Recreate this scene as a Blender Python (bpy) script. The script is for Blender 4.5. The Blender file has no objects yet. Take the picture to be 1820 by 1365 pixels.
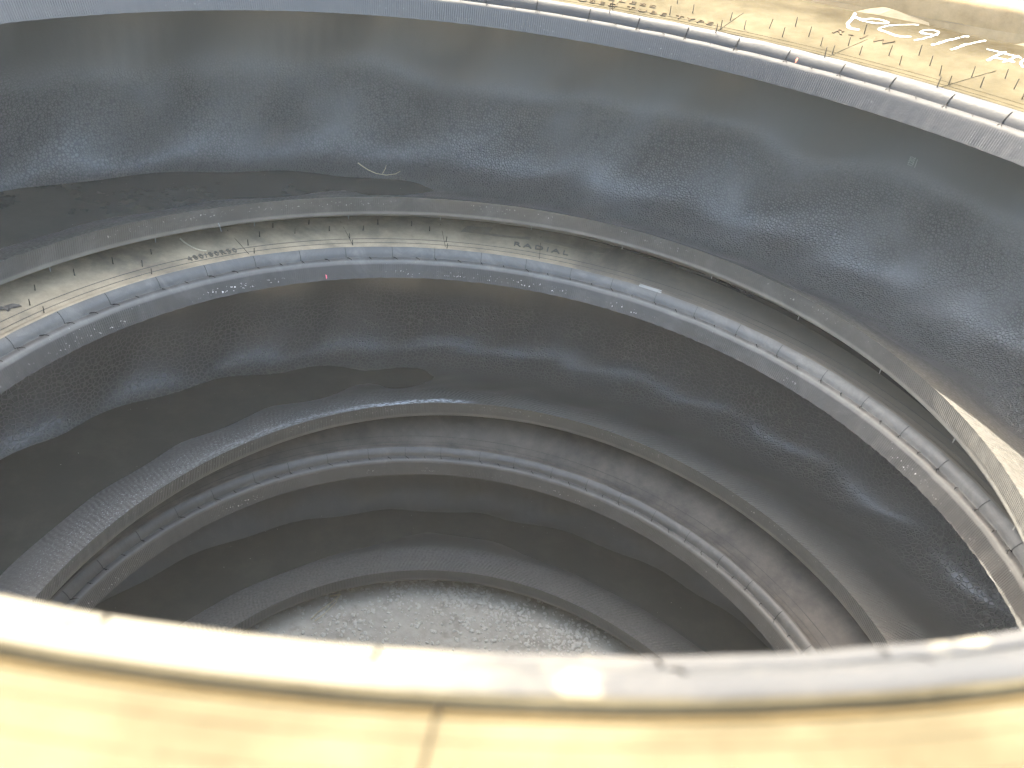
import bpy, math, random
import numpy as np
from mathutils import Vector, Matrix, noise
from mathutils.bvhtree import BVHTree

random.seed(7); rng = np.random.default_rng(7)
SC = bpy.context.scene
COL = SC.collection
RAD = math.radians

# ------------------------------------------------------------------ camera
PITCH, ROLL, YAW = 0.54508, 0.14661, 0.04666
EYE = np.array([0.0, -0.78969, 0.21375])
FPX = 1464.22                                     # focal length for an 1820 px wide picture
fwd = np.array([math.sin(YAW)*math.cos(PITCH), math.cos(YAW)*math.cos(PITCH), -math.sin(PITCH)])
rt0 = np.array([math.cos(YAW), -math.sin(YAW), 0.0]); up0 = np.cross(rt0, fwd)
RT = rt0*math.cos(ROLL)+up0*math.sin(ROLL); UP = -rt0*math.sin(ROLL)+up0*math.cos(ROLL)
cd = bpy.data.cameras.new("camera"); cam = bpy.data.objects.new("camera", cd); COL.objects.link(cam)
M = Matrix.Identity(4)
for i in range(3):
    M[i][0], M[i][1], M[i][2], M[i][3] = RT[i], UP[i], -fwd[i], EYE[i]
cam.matrix_world = M
cd.sensor_width = 36.0; cd.lens = FPX/1820*36
cd.clip_start = 0.01; cd.clip_end = 2000
cd.dof.use_dof = True; cd.dof.focus_distance = 1.45; cd.dof.aperture_fstop = 7.0
SC.camera = cam

# ------------------------------------------------------------------ light
SUN_AZ, SUN_EL = -23.0, 53.0
world = bpy.data.worlds.new("World"); SC.world = world; world.use_nodes = True
wn = world.node_tree.nodes; wl = world.node_tree.links
bg = wn["Background"]; sky = wn.new("ShaderNodeTexSky")
sky.sky_type = 'NISHITA'; sky.sun_disc = False
sky.sun_elevation = RAD(SUN_EL); sky.sun_rotation = RAD(SUN_AZ)
sky.air_density = 0.5; sky.dust_density = 2.0; sky.ozone_density = 0.0
tint = wn.new("ShaderNodeMix"); tint.data_type = 'RGBA'; tint.blend_type = 'MULTIPLY'; tint.inputs[0].default_value = 1.0
tint.inputs[7].default_value = (1.10, 1.0, 0.77, 1)        # warm tint added to the sky colour, white-balancing the bluish shade
wl.new(sky.outputs[0], tint.inputs[6]); wl.new(tint.outputs[2], bg.inputs[0]); bg.inputs[1].default_value = 0.15
sd = bpy.data.lights.new("sun", 'SUN'); sd.energy = 2.0; sd.angle = RAD(0.5); sd.color = (1.0, 0.94, 0.80)
sun = bpy.data.objects.new("sun", sd); COL.objects.link(sun)
L = Vector((math.sin(RAD(SUN_AZ))*math.cos(RAD(SUN_EL)), math.cos(RAD(SUN_AZ))*math.cos(RAD(SUN_EL)), math.sin(RAD(SUN_EL))))
sun.rotation_euler = L.to_track_quat('Z', 'Y').to_euler(); sun.location = (-3, 5, 8)
VS = SC.view_settings
VS.view_transform = 'Standard'; VS.look = 'None'; VS.gamma = 1.0; VS.use_curve_mapping = False
VS.exposure = 4.9
SC.cycles.max_bounces = 8; SC.cycles.diffuse_bounces = 6

# ------------------------------------------------------------------ helpers
def tag(o, label=None, cat=None, group=None, kind=None):
    if label: o["label"] = label
    if cat: o["category"] = cat
    if group: o["group"] = group
    if kind: o["kind"] = kind
    return o
def empty(name, loc):
    o = bpy.data.objects.new(name, None); o.location = loc; o.empty_display_size = 0.1; COL.objects.link(o); return o
def link(name, me, mat=None, parent=None, smooth=True):
    o = bpy.data.objects.new(name, me); COL.objects.link(o)
    if mat and not me.materials: me.materials.append(mat)
    if parent: o.parent = parent
    if smooth: me.polygons.foreach_set("use_smooth", [True]*len(me.polygons))
    return o
def mesh_from(name, V, F):
    me = bpy.data.meshes.new(name); me.from_pydata([tuple(map(float, v)) for v in V], [], F); me.update(); return me
def grid_mesh(name, P, U=None, Vc=None, closed=True, flip=False):
    """P: (na, nv, 3) rings; closed in a. U: per-ring metres (na+1), Vc: per-row."""
    na, nv = P.shape[:2]
    me = bpy.data.meshes.new(name)
    ia = np.arange(na if closed else na-1); jv = np.arange(nv-1)
    A, J = np.meshgrid(ia, jv, indexing='ij'); A2 = (A+1) % na
    q = np.stack([A*nv+J, A2*nv+J, A2*nv+J+1, A*nv+J+1], -1).reshape(-1, 4)
    if flip: q = q[:, ::-1]
    n = len(q)
    me.vertices.add(na*nv); me.vertices.foreach_set("co", P.reshape(-1).astype(np.float32))
    me.loops.add(n*4); me.loops.foreach_set("vertex_index", q.reshape(-1).astype(np.int32))
    me.polygons.add(n); me.polygons.foreach_set("loop_start", (np.arange(n)*4).astype(np.int32))
    me.polygons.foreach_set("loop_total", np.full(n, 4, np.int32))
    if U is not None:
        uv = me.uv_layers.new(name="UVMap")
        uu = np.stack([U[A], U[A+1], U[A+1], U[A]], -1); vv = np.stack([Vc[J], Vc[J], Vc[J+1], Vc[J+1]], -1)
        if flip: uu = uu[..., ::-1]; vv = vv[..., ::-1]
        uv.data.foreach_set("uv", np.stack([uu, vv], -1).reshape(-1).astype(np.float32))
    me.update(calc_edges=True); me.validate(); return me
def tube(pts, rad, ns=6):
    pts = [Vector(p) for p in pts]; V = []; F = []
    n = len(pts); rad = rad if hasattr(rad, '__len__') else [rad]*n
    for i, p in enumerate(pts):
        d = (pts[min(i+1, n-1)]-pts[max(i-1, 0)]).normalized()
        a = d.orthogonal().normalized(); b = d.cross(a)
        for k in range(ns):
            t = 2*math.pi*k/ns; V.append(p+(a*math.cos(t)+b*math.sin(t))*rad[i])
    for i in range(n-1):
        for k in range(ns):
            k2 = (k+1) % ns; F.append((i*ns+k, i*ns+k2, (i+1)*ns+k2, (i+1)*ns+k))
    F.append(tuple(range(ns-1, -1, -1))); F.append(tuple((n-1)*ns+k for k in range(ns)))
    return V, F
def catmull(pts, n):
    pts = np.array(pts, float); k = len(pts)
    d = np.concatenate([[0], np.cumsum(np.sqrt(((pts[1:, [0, 2]]-pts[:-1, [0, 2]])**2).sum(1))+0.02*np.abs(pts[1:, 1]-pts[:-1, 1])+1e-6)])
    t = np.linspace(0, d[-1], n); out = np.empty((n, pts.shape[1]))
    m = np.gradient(pts, d, axis=0)
    # limit overshoot: finite-difference tangents with harmonic-like damping
    for i, s in enumerate(t):
        j = min(np.searchsorted(d, s, side='right')-1, k-2); h = d[j+1]-d[j]; x = (s-d[j])/h
        out[i] = (2*x**3-3*x**2+1)*pts[j]+(x**3-2*x**2+x)*h*m[j]+(-2*x**3+3*x**2)*pts[j+1]+(x**3-x**2)*h*m[j+1]
    return out

# ------------------------------------------------------------------ node helper
class NT:
    def __init__(s, name):
        s.m = bpy.data.materials.new(name); s.m.use_nodes = True; s.t = s.m.node_tree
        s.b = s.t.nodes["Principled BSDF"]; s.tc = s.n("ShaderNodeTexCoord")
        s.uvs = s.n("ShaderNodeSeparateXYZ"); s.l(s.tc.outputs["UV"], s.uvs.inputs[0])
        s.u, s.v, s.P = s.uvs.outputs[0], s.uvs.outputs[1], s.tc.outputs["Object"]
    def n(s, t, **k):
        q = s.t.nodes.new(t)
        for a, b in k.items(): setattr(q, a, b)
        return q
    def l(s, a, b): s.t.links.new(a, b)
    def put(s, sock, v):
        if isinstance(v, bpy.types.NodeSocket): s.l(v, sock)
        else: sock.default_value = v
    def math(s, op, a, b=0.0, c=0.0, clamp=False):
        q = s.n("ShaderNodeMath", operation=op, use_clamp=clamp)
        for i, v in enumerate((a, b, c)): s.put(q.inputs[i], v)
        return q.outputs[0]
    def ramp(s, v, a, b, lo=0.0, hi=1.0, smooth=True):
        q = s.n("ShaderNodeMapRange", interpolation_type='SMOOTHSTEP' if smooth else 'LINEAR')
        s.put(q.inputs[0], v); q.inputs[1].default_value = a; q.inputs[2].default_value = b
        q.inputs[3].default_value = lo; q.inputs[4].default_value = hi; return q.outputs[0]
    def noise(s, scale, detail=4, rough=0.6, vec=None, dist=0.0):
        q = s.n("ShaderNodeTexNoise"); q.inputs["Scale"].default_value = scale; q.inputs["Detail"].default_value = detail
        q.inputs["Roughness"].default_value = rough; q.inputs["Distortion"].default_value = dist
        s.l(vec or s.P, q.inputs["Vector"]); return q.outputs[0]
    def voro(s, scale, feature='F1', vec=None, rnd=1.0):
        q = s.n("ShaderNodeTexVoronoi", feature=feature); q.inputs["Scale"].default_value = scale; q.inputs["Randomness"].default_value = rnd
        s.l(vec or s.P, q.inputs["Vector"]); return q.outputs["Distance"]
    def vec(s, x, y, z=0.0):
        q = s.n("ShaderNodeCombineXYZ"); s.put(q.inputs[0], x); s.put(q.inputs[1], y); s.put(q.inputs[2], z); return q.outputs[0]
    def mix(s, f, a, b):
        q = s.n("ShaderNodeMix", data_type='RGBA')
        s.put(q.inputs[0], f)
        for i, v in ((6, a), (7, b)):
            if isinstance(v, bpy.types.NodeSocket): s.l(v, q.inputs[i])
            else: q.inputs[i].default_value = (*v, 1.0)
        return q.outputs[2]
    def mul(s, *a):
        o = a[0]
        for x in a[1:]: o = s.math('MULTIPLY', o, x)
        return o
    def bump(s, h, dist, strength=1.0, prev=None):
        q = s.n("ShaderNodeBump"); q.inputs["Distance"].default_value = dist; s.put(q.inputs["Strength"], strength)
        s.l(h, q.inputs["Height"])
        if prev: s.l(prev, q.inputs["Normal"])
        return q.outputs[0]
    def around(s, k, kv):
        a = s.math('MULTIPLY', s.u, 2*math.pi/4.0)
        return s.vec(s.math('MULTIPLY', s.math('COSINE', a), k), s.math('MULTIPLY', s.math('SINE', a), k), s.math('MULTIPLY', s.v, kv))
    def side(s, deg):                              # 1 towards the given azimuth, 0 opposite
        return s.math('MULTIPLY_ADD', s.math('COSINE', s.math('SUBTRACT', s.math('MULTIPLY', s.u, 2*math.pi/4.0), RAD(deg))), 0.5, 0.5)
    def out(s, col, rough, normal=None, spec=0.5):
        s.put(s.b.inputs["Base Color"], col if isinstance(col, bpy.types.NodeSocket) else (*col, 1.0))
        s.put(s.b.inputs["Roughness"], rough); s.put(s.b.inputs["Specular IOR Level"], spec)
        if normal: s.l(normal, s.b.inputs["Normal"])
        return s.m
    def band(s, x, a, b, w):
        return s.mul(s.ramp(x, a-w, a+w), s.ramp(x, b-w, b+w, 1.0, 0.0))

def mat_liner(name, base, cell, sign, depth, v0, v1, rough=0.36, comb=0.0, dusty=(0.16, 0.155, 0.145), dust=0.25, sky=0.5, pale_streak=False, peb=0.40, lip=0.0):
    n = NT(name)
    big = n.noise(3.0, 4); fine = n.noise(160, 3)
    wob = n.math('ADD', n.v, n.math('MULTIPLY', n.math('SUBTRACT', big, 0.5), 0.12))
    m = n.band(wob, v0, v1, 0.05)
    patch = n.ramp(n.noise(7.0, 3), 0.3, 0.62)
    e = n.voro(cell, 'DISTANCE_TO_EDGE', rnd=0.85)
    c = n.ramp(e, 0.03, 0.22) if sign > 0 else n.ramp(e, 0.02, 0.14, 1.0, 0.0)
    b1 = n.bump(c, depth, n.mul(m, n.math('ADD', 0.35, n.mul(patch, 0.65))))
    b2 = n.bump(fine, 0.0008, 0.35, b1)
    # combed ribs beside the lower bead
    jit = n.math('ADD', n.u, n.math('MULTIPLY', n.noise(30, 2), 0.012))
    rib = n.math('SINE', n.math('MULTIPLY', n.math('ADD', jit, n.math('MULTIPLY', n.v, 0.35)), 2*math.pi/0.0085))
    lowm = n.ramp(n.v, 0.86, 0.9)
    b3 = n.bump(n.mul(n.math('ADD', n.mul(rib, n.ramp(n.noise(14, 4, 0.7), 0.3, 0.65)), n.math('MULTIPLY', n.noise(120, 3), 2.6)), lowm), 0.0010, comb, b2)
    strip = n.mul(n.ramp(n.math('ADD', n.v, n.math('MULTIPLY', n.math('SUBTRACT', n.noise(45, 4), 0.5), 0.05)), 0.868, 0.885), 1.0)
    d = n.math('MULTIPLY', n.ramp(n.noise(11, 6, 0.7), 0.35, 0.75), dust)
    d = n.math('ADD', d, n.mul(strip, n.ramp(n.noise(200, 2), 0.25, 0.7), 0.5+0.2*dust), clamp=True)
    speck = n.mul(n.ramp(n.voro(95), 0.055, 0.03, 0.0, 1.0), n.ramp(n.noise(5, 3), 0.5, 0.62), n.ramp(n.v, 0.45, 0.6))
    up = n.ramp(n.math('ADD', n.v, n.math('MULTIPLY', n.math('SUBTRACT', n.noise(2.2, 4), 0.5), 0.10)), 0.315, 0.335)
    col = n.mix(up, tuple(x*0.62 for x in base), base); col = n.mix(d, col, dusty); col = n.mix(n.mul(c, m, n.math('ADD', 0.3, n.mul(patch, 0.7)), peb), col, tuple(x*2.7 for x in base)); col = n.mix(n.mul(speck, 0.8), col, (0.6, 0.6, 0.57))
    if pale_streak:  # bluish-white flecked streak along the lower toe, limited by azimuth
        az = n.math('ADD', n.ramp(n.u, 3.66, 3.80), n.mul(n.ramp(n.u, 3.2, 3.6), 0.35)); az = n.mul(az, n.ramp(n.u, 3.90, 3.97, 1, 0))
        fl = n.ramp(n.noise(170, 3, 0.7, vec=n.vec(n.math('MULTIPLY', n.u, 0.5), n.v)), 0.44, 0.56)
        near = n.band(n.math('ADD', n.v, n.math('MULTIPLY', n.math('SUBTRACT', n.noise(22, 3), 0.5), 0.03)), 0.978, 0.995, 0.008)
        streak = n.mul(az, fl, near)
        wide = n.mul(n.ramp(n.u, 2.9, 3.2), n.ramp(n.u, 3.7, 3.9, 1, 0), n.ramp(n.noise(420, 2), 0.60, 0.68), n.ramp(n.v, 0.91, 0.95))
        col = n.mix(n.math('MAXIMUM', streak, n.mul(wide, 0.6)), col, (0.62, 0.66, 0.70))
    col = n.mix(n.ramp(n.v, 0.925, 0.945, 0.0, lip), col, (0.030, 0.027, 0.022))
    r = n.math('ADD', rough, n.math('MULTIPLY', d, 0.4)); r = n.math('ADD', r, n.math('MULTIPLY', big, 0.06))
    return n.out(col, r, b3, sky)

def mat_bead(name, base=(0.036, 0.035, 0.033), dusty=(0.14, 0.135, 0.12), dust=0.35, white=0.0, tanz=0.0, spec=0.4, pale=0.0):
    """v: 0 toe .. 1 sidewall edge; the face is 0..0.42"""
    n = NT(name)
    face = n.band(n.v, 0.03, 0.40, 0.02)
    rib = n.math('SINE', n.math('MULTIPLY', n.u, 2*math.pi/0.0034))
    ribm = n.mul(face, n.ramp(n.noise(5, 3), 0.35, 0.65))
    b = n.bump(rib, 0.0006, n.mul(ribm, 0.55))
    b = n.bump(n.noise(140, 4), 0.0009, 0.5, b)
    sm = n.ramp(n.noise(18, 6, 0.72, dist=0.6), 0.42, 0.72)
    edge = n.band(n.v, 0.40, 0.52, 0.03)
    torus = n.ramp(n.v, 0.56, 0.66)
    d = n.math('ADD', n.mul(sm, dust, n.ramp(n.v, 0.38, 0.46, 0.45, 1.0)), n.mul(n.math('ADD', edge, n.mul(torus, 0.5)), 1.1*dust), clamp=True)
    col = n.mix(d, base, dusty)
    if white > 0:
        rowv = n.band(n.v, 0.10, 0.24, 0.03)
        ch = n.mul(n.ramp(n.noise(260, 2, 0.5, vec=n.vec(n.u, n.math('MULTIPLY', n.v, 0.05))), 0.64, 0.68), rowv, n.ramp(n.noise(4, 3), 0.45, 0.55))
        sp = n.mul(n.ramp(n.voro(150), 0.07, 0.045, 0.0, 1.0), n.ramp(n.noise(9, 3), 0.5, 0.62), n.ramp(n.v, 0.5, 0.55, 1.0, 0.0))
        col = n.mix(n.mul(n.math('MAXIMUM', ch, n.mul(sp, 0.8)), white), col, (0.72, 0.72, 0.68))
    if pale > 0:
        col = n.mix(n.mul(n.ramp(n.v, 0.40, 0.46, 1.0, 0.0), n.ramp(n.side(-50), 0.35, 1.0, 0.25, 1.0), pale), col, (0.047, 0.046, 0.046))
    if tanz > 0:
        tz = n.mul(n.ramp(n.math('ADD', n.noise(5, 6, 0.7), n.math('MULTIPLY', n.math('SUBTRACT', n.side(225), 0.85), 3.0)), 0.47, 0.66), n.ramp(n.v, 0.40, 0.5), tanz)
        tz = n.math('MAXIMUM', tz, n.mul(n.ramp(n.noise(34, 4, 0.6), 0.62, 0.68), n.ramp(n.v, 0.40, 0.5), n.ramp(n.side(150), 0.7, 0.9), tanz))
        col = n.mix(tz, col, (0.075, 0.069, 0.053))
        d = n.math('ADD', d, n.mul(tz, 0.8), clamp=True)
    return n.out(col, n.math('ADD', 0.38, n.math('MULTIPLY', d, 0.45)), b, spec)

def mat_sidewall(name, rub=(0.034, 0.033, 0.032), tan=(0.30, 0.245, 0.165), amount=0.8, clean=0.3, spec=0.12, inner=0.0, left=False):
    n = NT(name)
    blot = n.noise(4.2, 7, 0.68, dist=0.4); run = n.noise(9, 5, 0.65, vec=n.around(1.0, 0.5))
    d = n.ramp(n.math('ADD', n.mul(blot, 0.6), n.mul(run, 0.4)), clean, clean+0.33)
    d = n.mul(d, amount)
    if left: d = n.mul(d, n.math('ADD', 0.10, n.math('MULTIPLY', n.ramp(n.math('ADD', n.side(-70), n.math('MULTIPLY', n.math('SUBTRACT', blot, 0.5), 0.5)), 0.35, 0.92), 0.9)))
    if inner > 0: d = n.math('ADD', n.mul(d, 1-inner), n.mul(n.ramp(n.math('ADD', n.v, n.math('MULTIPLY', n.math('SUBTRACT', blot, 0.5), 0.35)), 0.30, 0.52, 1.0, 0.0), inner), clamp=True)
    grain = n.noise(320, 3)
    tc = n.mix(n.ramp(n.noise(26, 5), 0.3, 0.7), tuple(x*0.82 for x in tan), tuple(min(1, x*1.12) for x in tan))
    col = n.mix(d, rub, tc); col = n.mix(n.mul(n.ramp(grain, 0.55, 0.75), d, 0.25), col, tuple(x*1.35 for x in tan))
    b = n.bump(n.noise(90, 5), 0.0012, 0.45); b = n.bump(grain, 0.0006, 0.5, b)
    return n.out(col, n.math('ADD', 0.62, n.mul(d, 0.35)), b, spec)

def mat_plain(name, col, rough=0.6, var=0.25, scale=60, spec=0.5, bump=0.0006):
    n = NT(name); k = n.noise(scale, 4)
    c = n.mix(k, tuple(x*(1-var) for x in col), tuple(min(1, x*(1+var)) for x in col))
    return n.out(c, rough, n.bump(n.noise(scale*3, 3), bump, 0.5), spec)

MAT = dict(
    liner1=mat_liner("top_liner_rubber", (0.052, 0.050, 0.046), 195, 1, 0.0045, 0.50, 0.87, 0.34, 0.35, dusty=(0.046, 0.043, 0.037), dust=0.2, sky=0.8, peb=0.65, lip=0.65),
    liner2=mat_liner("middle_liner_rubber", (0.052, 0.050, 0.045), 118, -1, 0.0026, 0.56, 0.75, 0.36, 0.6, dust=0.12, sky=0.9, pale_streak=True, peb=0.6),
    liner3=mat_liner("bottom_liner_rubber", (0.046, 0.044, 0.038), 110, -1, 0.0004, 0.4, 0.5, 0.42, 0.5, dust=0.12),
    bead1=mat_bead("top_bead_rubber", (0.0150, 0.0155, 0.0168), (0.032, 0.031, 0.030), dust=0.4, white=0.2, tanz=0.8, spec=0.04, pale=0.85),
    bead1b=mat_bead("top_tyre_lower_bead_rubber", (0.046, 0.045, 0.042), dust=0.6, white=0.25),
    bead2=mat_bead("middle_bead_rubber", dust=0.42, white=0.8, tanz=0.2),
    bead2b=mat_bead("middle_tyre_lower_bead_rubber", (0.038, 0.039, 0.039), dust=0.3, white=0.25),
    bead3=mat_bead("bottom_bead_rubber", dust=0.22, white=0.35, tanz=0.15),
    bead3b=mat_bead("bottom_tyre_lower_bead_rubber", (0.036, 0.037, 0.037), dust=0.25),
    side1=mat_sidewall("dusty_top_sidewall", (0.0128, 0.0103, 0.0060), (0.049, 0.042, 0.027), amount=0.95, clean=0.35, spec=0.0, inner=0.45),
    side2=mat_sidewall("dusty_middle_sidewall", (0.06, 0.055, 0.046), (0.31, 0.245, 0.160), amount=0.95, clean=0.26, left=True),
    side3=mat_sidewall("dusty_bottom_sidewall", tan=(0.18, 0.155, 0.125), amount=0.4, clean=0.30),
    lug=mat_sidewall("lug_rubber", (0.018, 0.014, 0.009), (0.06, 0.052, 0.038), amount=0.9, clean=0.26, spec=0.0),
    letter1=mat_plain('top_letter_rubber', (0.040, 0.031, 0.020), 0.8, 0.2, 80, 0.0),
    letter2=mat_plain('middle_letter_rubber', (0.10, 0.088, 0.066), 0.6, 0.2, 80, 0.1),
    hair=mat_plain("hair_rubber", (0.014, 0.012, 0.012), 0.7, spec=0.05),
    linedirt=mat_plain('packed_dirt', (0.040, 0.030, 0.015), 0.9, 0.3, 40, 0.0),
    hair2=mat_plain('shaded_hair_rubber', (0.030, 0.029, 0.028), 0.6, spec=0.2),
    hair_pale=mat_plain("pale_hair_rubber", (0.22, 0.22, 0.2), 0.6),
    groove=mat_plain("groove_rubber", (0.006, 0.0055, 0.005), 0.8, spec=0.0),
    chalk=mat_plain("white_chalk", (0.30, 0.29, 0.27), 0.9, 0.12, 200),
    straw=mat_plain("dry_straw", (0.50, 0.43, 0.29), 0.7, 0.3, 90),
    twig=mat_plain("dry_twig", (0.42, 0.36, 0.24), 0.7, 0.35, 90),
    leaf=mat_plain("dead_leaf", (0.07, 0.058, 0.045), 0.75, 0.3, 80),
    paper=mat_plain("white_paper", (0.20, 0.20, 0.185), 0.7, 0.1, 120),
    pink=mat_plain("pink_paint", (0.65, 0.12, 0.15), 0.5),
    orange=mat_plain("orange_paint", (0.6, 0.12, 0.05), 0.5),
    stone=mat_plain("pale_stone", (0.44, 0.415, 0.355), 0.9, 0.22, 300, 0.1, bump=0.0002),
    mud=mat_sidewall("neighbour_muddy_rubber", tan=(0.21, 0.155, 0.085), amount=0.95, clean=0.18),
)

# ------------------------------------------------------------------ tyre frames
# bead frame: centre x, y, toe height z, toe radius, then ovality (2nd, 3rd harmonic) and tilt
def scaled(f, s):
    x, y, z, r = f[:4]
    return (x*s, EYE[1]+(y-EYE[1])*s, EYE[2]+(z-EYE[2])*s, r*s, *[e*s for e in f[4:]])
FR = {
    ('top', 1): (0, 0, 0, .635, -.0064, .0053, .0139, -.0114, -.0009, .0072),
    ('top', 0): (-.0227, .0096, -.2887, .635, -.0053, .0121, .0026, .0060, .0003, .0042),
    ('mid', 1): (.0218, -.0280, -.4200, .6259, .0041, .0009, .0035, -.0019, -.0118, -.0050),
    ('mid', 0): (.0429, -.0017, -.7052, .6259, .0010, .0100, .0090, -.0069, .0065, -.0023),
    ('low', 1): scaled((.0063, .0469, -.9350, .6369, -.0043, -.0009, .0028, -.0031, .0032, -.0028), .93),
    ('low', 0): scaled((.0384, -.0273, -1.1698, .6369, .0023, -.0028, .0071, -.0067, .0003, .0020), .93),
}
LEN0 = 4.0                                        # u runs 0..4 m round every ring
GROUND_Z = -1.158
def smoother(x): x = np.clip(x, 0, 1); return x*x*(3-2*x)

class Tyre:
    wave_low = 1.0; hump = 0.0; amp = .0055; lug_z = .05
    def __init__(s, key, top_b, bot_b, lugs=23, phase=0.0, outer=None):
        s.t = np.array(FR[(key, 1)]); s.b = np.array(FR[(key, 0)]); s.key = key
        s.tb, s.bb, s.nl, s.ph = top_b, bot_b, lugs, phase
        s.loc = np.array([(s.t[0]+s.b[0])/2, (s.t[1]+s.b[1])/2, s.b[2]-bot_b])
        k = top_b/.0656
        s.outer_top = outer or [(.031, .047), (.0345, .0485), (.0375, .0472), (.045, .0485), (.07, .0535*max(1, k*.9)), (.12, .0625*k), (.18, .0656*k), (.23, .063*k), (.28, .052*k), (.315, .034*k), (.335, .008)]
        kb = bot_b/.0656
        s.outer_bot = [(.031, .047), (.0345, .0485), (.0375, .0472), (.045, .0485), (.07, .0535*max(1, kb*.9)), (.12, .0625*kb), (.18, .0656*kb), (.23, .063*kb), (.28, .052*kb), (.315, .034*kb), (.335, .008)]
    def pos(s, a, dr, w, dz):
        """a, dr, w, dz broadcastable arrays -> world points"""
        a, dr, w, dz = np.broadcast_arrays(*[np.asarray(q, float) for q in (a, dr, w, dz)])
        f = [w*s.t[i]+(1-w)*s.b[i] for i in range(10)]
        k = np.clip(1-dr/.22, 0, 1)
        k2 = np.clip(1-dr/.30, 0, 1)
        r = f[3]+dr+k*(f[4]*np.cos(2*a)+f[5]*np.sin(2*a)+f[6]*np.cos(3*a)+f[7]*np.sin(3*a))
        z = f[2]+dz+k2*(f[8]*np.sin(a)+f[9]*np.cos(a))
        return np.stack([f[0]+r*np.sin(a), f[1]+r*np.cos(a), z], -1)
    def top_dz(s, dr):
        p = np.array(s.full_top); return np.interp(dr, p[:, 0], p[:, 1])
    def lump(s, a, dr):
        return smoother((dr-.05)/.1)*(.0016*vnoise(a, 7, 2)+.0008*vnoise(a+dr*6, 19, 6))
    def surf(s, a, dr, h=0.0):
        """point on the upper outside (bead + sidewall), lifted h along the normal"""
        a = np.asarray(a, float); dr = np.asarray(dr, float)
        p = s.pos(a, dr, 1.0, s.top_dz(dr)+s.lump(a, dr)); e = 1e-3
        du = s.pos(a+e, dr, 1.0, s.top_dz(dr))-p; dv = s.pos(a, dr+e, 1.0, s.top_dz(dr+e))-p
        n = np.cross(dv, du); n = n/np.linalg.norm(n, axis=-1, keepdims=True)
        n = np.where(n[..., 2:] < 0, -n, n)
        return p+n*np.asarray(h, float)[..., None], n
    def locate(s, p):
        x, y = p[0]-s.t[0], p[1]-s.t[1]; a = math.atan2(x, y)
        r0 = s.t[3]
        dr = math.hypot(x, y)-r0
        for _ in range(4):
            k = max(0, 1-dr/.22)
            dr = math.hypot(x, y)-(r0+k*(s.t[4]*math.cos(2*a)+s.t[5]*math.sin(2*a)+s.t[6]*math.cos(3*a)+s.t[7]*math.sin(3*a)))
        return a, dr

def vnoise(a, f, seed):                            # ring noise, periodic
    k = np.arange(1, 9); r = np.random.default_rng(seed); ph = r.uniform(0, 6.28, (8,)); am = r.uniform(.4, 1, 8)
    return sum(am[i]*np.sin((f+int(k[i]*f*0.37))*a+ph[i]) for i in range(8))/4

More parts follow.
